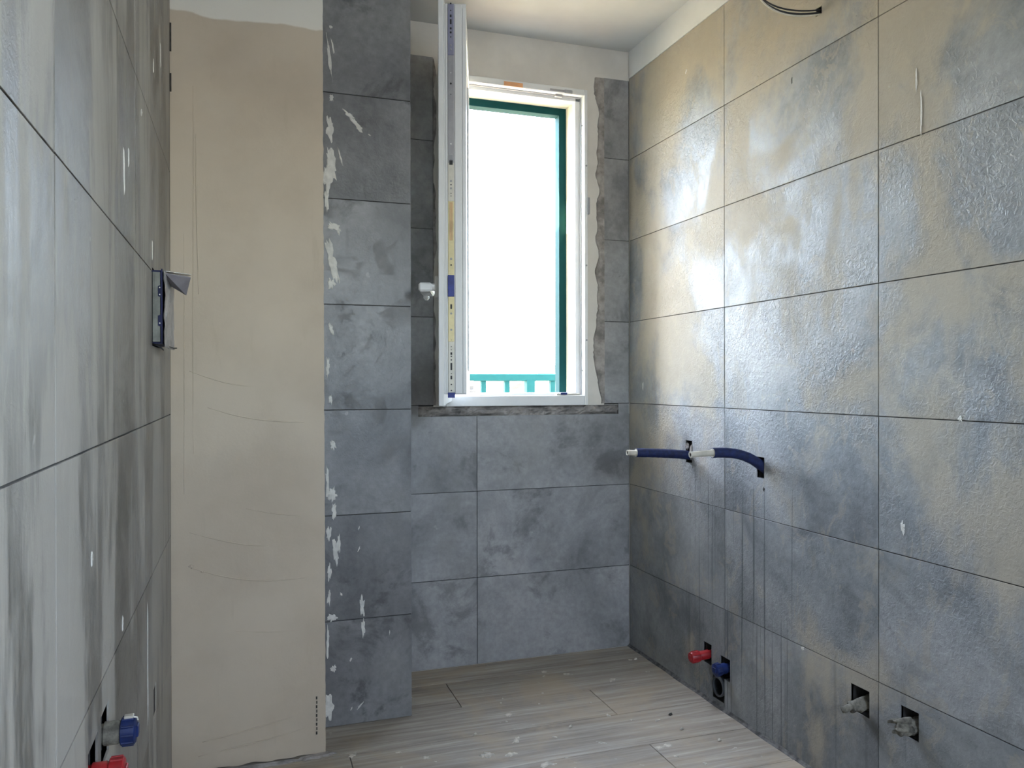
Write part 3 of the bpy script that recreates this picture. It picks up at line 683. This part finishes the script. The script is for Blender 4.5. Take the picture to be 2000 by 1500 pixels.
def sheet(pts, th, name, mat):                          # quad sheet with thickness
    a, b, c, d = [Vector(p_) for p_ in pts]; n_ = (b-a).cross(d-a).normalized()*th
    pe(MB().add([a, b, c, d, a+n_, b+n_, c+n_, d+n_], [(0, 1, 2, 3), (7, 6, 5, 4), (0, 4, 5, 1), (1, 5, 6, 2), (2, 6, 7, 3), (3, 7, 4, 0)]), name, mat)
sheet([(-0.151, 1.724, 1.2015), (-0.105, 1.815, 1.2075), (-0.120, 1.90, 1.214), (-0.152, 1.86, 1.210)], 0.0014, 'folded_flap', 'foil')
sheet([(-0.149, 1.735, 1.1985), (-0.106, 1.818, 1.2020), (-0.1175, 1.86, 1.168), (-0.149, 1.84, 1.186)], 0.0014, 'hanging_flap', 'lilac')
pe(MB().tube([(XL+0.001, 1.722, 1.056), (-0.163, 1.719, 1.053), (-0.155, 1.718, 1.048), (-0.1505, 1.717, 1.043)], [0.0016, 0.0018, 0.0016, 0.001], 8), 'loose_wire', 'black', True)
pe(MB().tube([(-0.156, 1.73, 1.062), (-0.150, 1.77, 1.055), (-0.143, 1.86, 1.053), (-0.139, 1.88, 1.054)], 0.0013, 8), 'loose_wire', 'black', True)

# ------------------------------------------------------------------ plugs, pipes and stubs
def plug(label, mat, fr, u, v, reach, r, tilt, collar, boss, group=None, grey=0.0):
    s = -1 if fr == 'R' else 1; x0 = XR if fr == 'R' else XL
    t = tag(empty('test_plug', (x0, u, v)), label, 'pipe plug')
    ax = Vector((s, tilt[0], tilt[1])).normalized()
    def P(d, du=0, dv=0): return Vector((x0, u, v))+ax*d+Vector((0, du, dv))
    def part(mb, n, m_, smooth=False): return pw(mb, n, m_, root=t, smooth=smooth)
    o = part(MB().tube([P(-0.045), P(-0.002), P(-0.001), P(reach*0.42), P(reach*0.45), P(reach*0.55)], [r*0.72, r*0.72, r*0.85, r*0.85, r*0.8, r*0.8], 20), 'threaded_neck', collar); smooth_by_angle(o)
    b = MB().tube([P(reach*0.5), P(reach*0.52), P(reach*0.95), P(reach)], [r*0.9, r, r, r*0.86], 22)
    o = part(b, 'cap', mat); smooth_by_angle(o)
    for k in range(10):
        th = 2*math.pi*k/10; off = Vector((0, math.cos(th)*r, math.sin(th)*r))
        MBk = MB().tube([P(reach*0.55)+off, P(reach*0.93)+off], 0.0016, 6); part(MBk, 'grip_rib', mat)
    mb = MB(); c = P(reach*0.97)
    mb.box(tuple(c+Vector((-0.004, -r*0.42, -r*0.42))), tuple(c+Vector((0.004, r*0.42, r*0.42))), 0.001)
    part(mb, 'square_key', boss)
    return t
plug('red pipe plug low on the right wall above the floor corner', 'red', 'R', 2.118, 0.138, 0.062, 0.0165, (0.0, -0.06), 'red', 'red')
plug('blue pipe plug over the black drain on right wall', 'blue', 'R', 2.026, 0.126, 0.036, 0.0185, (0.0, -0.05), 'blue', 'blue')
tp = plug('blue pipe plug with grey threads low on left wall', 'blue', 'L', 1.146, 0.5215, 0.0370, 0.0175, (0.0, 0.0), 'stub', 'blue')
plug('red pipe plug at the bottom left corner of the view', 'red', 'L', 1.058, 0.508, 0.0345, 0.0175, (0.0, 0.0), 'red', 'red')
pw(MB().box((-0.1490, 1.140, 0.5385), (-0.1375, 1.150, 0.5425), 0.0008), 'pull_tab', 'pale', root=tp)
pw(MB().tube([(-0.1375, 1.142, 0.5405), (-0.1335, 1.143, 0.539), (-0.1325, 1.143, 0.535)], 0.0012, 8), 'wire_loop', 'pale', root=tp)
dr = tag(empty('drain_pipe', (XR, 2.061, 0.058)), 'black open drain socket in the right wall at floor level', 'drain')
pw(MB().ring((XR+0.055, 2.061, 0.059), (-1, 0, 0), 0.0245, 0.0285, 0.053, 28), 'socket', 'black', root=dr)
pw(MB().ring((XR+0.003, 2.061, 0.059), (-1, 0, 0), 0.0250, 0.0302, 0.006, 28), 'rim', 'dark_rim', root=dr)
pw(MB().tube([(XR+0.052, 2.061, 0.059), (XR+0.056, 2.061, 0.059)], 0.0245, 28), 'dark_bore', 'black', root=dr)
def bez(P, n=24):
    P = [Vector(q) for q in P]; out = []
    for i in range(n+1):
        t = i/n; Q = P[:]
        while len(Q) > 1: Q = [Q[k]*(1-t)+Q[k+1]*t for k in range(len(Q)-1)]
        out.append(Q[0])
    return out
def wpipe(label, path, r, i0):
    t = tag(empty('water_pipe', (XR, path[0][1], path[0][2])), label, 'pipe', 'blue sleeved water pipes on the right wall')
    P = bez(path, 40); n = len(P); k = int(n*i0)
    rr = [r*(1+0.05*noise.noise(P[i]*90)) for i in range(k+1)]
    pw(MB().tube(P[:k+1], rr, 18), 'foam_sleeve', 'blue_foam', root=t, smooth=False)
    smooth_by_angle(t.children[0], 50)
    tip = MB().tube(P[k-3:], r*0.60, 16, caps=False); pw(tip, 'pipe_end', 'pipe_white', root=t, smooth=True)
    d = (P[-1]-P[-2]).normalized()
    pw(MB().ring(P[-1]-d*0.004, d, r*0.36, r*0.61, 0.0045, 18), 'end_rim', 'pipe_white', root=t)
    pw(MB().tube([P[-1]-d*0.004, P[-1]-d*0.002], r*0.40, 14), 'dark_bore', 'black', root=t)
    pw(MB().ring(P[k]-d*0.001, d, r*0.58, r*0.90, 0.0014, 18), 'sleeve_lip', 'pipe_white', root=t)
wpipe('straight blue sleeved pipe nearer the window, white cut end', [(XR+0.045, 2.226, 0.735), (XR-0.02, 2.228, 0.748), (XR-0.09, 2.229, 0.752), (XR-0.16, 2.230, 0.755), (XR-0.218, 2.231, 0.757)], 0.0142, 0.855)
wpipe('curved blue sleeved pipe drooping to its hole, further from window', [(XR+0.030, 1.855, 0.726), (XR-0.005, 1.855, 0.750), (XR-0.045, 1.855, 0.790), (XR-0.10, 1.855, 0.790), (XR-0.16, 1.855, 0.786), (XR-0.222, 1.855, 0.783)], 0.0138, 0.76)
pw0 = blob('R', 2.236, 0.772, 0.02, 0.022, 0.4, 301, wr, 'mortar', 0.004, 0.3, 'mortar_lump'); blob('R', 2.212, 0.756, 0.012, 0.05, 0.1, 302, wr, 'mortar', 0.004, 0.3, 'mortar_lump')
def stub(label, u, v, reach, r, seed, tip):
    t = tag(empty('pipe_stub', (XR, u, v)), label, 'pipe stub')
    def lump(path, rad, name, amp):
        m_ = MB().tube(path, rad, 16); c = Vector(path[0])
        m_.v = [tuple(Vector(q)+Vector((noise.noise(Vector(q)*95+Vector((seed, 0, 0))), noise.noise(Vector(q)*95+Vector((0, seed, 0))), noise.noise(Vector(q)*95+Vector((0, 0, seed)))))*amp) for q in m_.v]
        pw(m_, name, 'stub', root=t, smooth=True)
    n = 12
    lump([(XR+0.05-(0.05+reach)*i/n, u, v-0.006*i/n) for i in range(n+1)], [r*(1.0-0.25*(i/n)**2) for i in range(n+1)], 'crusted_collar', 0.006)
    if tip: lump([(XR-reach*0.7-(tip)*i/6, u+0.002*i/6, v-0.004-0.006*i/6) for i in range(7)], [r*0.5-0.001*i/6 for i in range(7)], 'pipe_tip', 0.003)
    if not tip:
        for k in range(4):
            a = k*1.5+0.4
            lump([(XR-0.004-0.012*j, u+math.cos(a)*r*0.75+0.003*j, v+math.sin(a)*r*0.75) for j in range(4)], [0.006, 0.007, 0.006, 0.003], 'mortar_clod', 0.004)
stub('mortar-crusted pipe stub with pointed tip low on right wall', 1.480, 0.232, 0.028, 0.0165, 3, 0.030)
stub('lumpy mortar-crusted pipe stub nearest the right edge', 1.335, 0.240, 0.030, 0.0175, 9, 0)

# ------------------------------------------------------------------ cable on the right wall
cb = tag(empty('electric_cable', (XR, 1.618, 1.898)), 'looped black and white cable hanging from a hole near the ceiling', 'cable')
pth = lambda o1, o2: bez([(XR+0.03, 1.618, 1.900), (XR-0.005, 1.618, 1.897+o1), (XR-0.06, 1.62, 1.872+o2), (XR-0.135, 1.63, 1.868+o2), (XR-0.175, 1.65, 1.905), (XR-0.185, 1.655, 1.965), (XR-0.16, 1.66, 2.03)], 40)
pw(MB().tube(pth(0, 0), 0.0023, 10), 'black_wire', 'black', root=cb, smooth=True)
pw(MB().tube([q+Vector((-0.002, 0.001, 0.005)) for q in pth(0.001, 0.006)], 0.0020, 10), 'black_wire', 'black', root=cb, smooth=True)
pw(MB().tube([q+Vector((0.001, -0.002, -0.004)) for q in pth(-0.001, -0.003)], 0.0021, 10), 'white_wire', 'pipe_white', root=cb, smooth=True)

# ------------------------------------------------------------------ crumbs and plaster splashes on the floor
for i in range(46):
    u = R.uniform(0.25, 1.3); v = R.uniform(1.55, 2.55)
    s = R.choice((0.006, 0.008, 0.012, 0.018))
    blob('F', u, v, s*R.uniform(1, 2.2), s, R.uniform(0, 3), 400+i, fl, 'splash', 0.0012, 0.5, 'plaster_splash', n0=-0.0003, seg=16)
blob('F', 0.60, 1.985, 0.034, 0.028, 0.3, 480, fl, 'splash', 0.004, 0.5, 'plaster_splash'); blob('F', 0.66, 1.97, 0.03, 0.02, 0.3, 481, fl, 'splash', 0.0015, 0.5, 'plaster_splash')
for i, (u, v) in enumerate([(1.16, 1.955), (1.22, 1.86), (1.18, 2.05), (0.60, 2.11), (1.30, 2.50), (0.87, 2.07)]):
    o = tag(empty('plaster_crumb', (u, v, 0.0)), ['pale plaster crumb on the floor near the lower right tiles', 'flat pale plaster crumb on the floor nearest the right wall', 'dark plaster crumb on the floor below the drain',
        'tiny pale crumb on the floor in front of the pillar', 'pale crumb in the far floor corner under the window', 'small pale crumb in the middle of the floor'][i], 'debris')
    m_ = MB().tube([(0, 0, 0.0), (0.003, 0, 0.002), (0.008, 0.001, 0.003), (0.012, 0, 0.001)], [0.002, 0.0035, 0.0035, 0.001], 9)
    m_.v = [(a+0.003*noise.noise(Vector((a*200, b*200, i))), b*1.1, max(0.0002, c)) for a, b, c in m_.v]
    m_.obj('crumb', 'cavity' if i == 2 else 'splash', o)
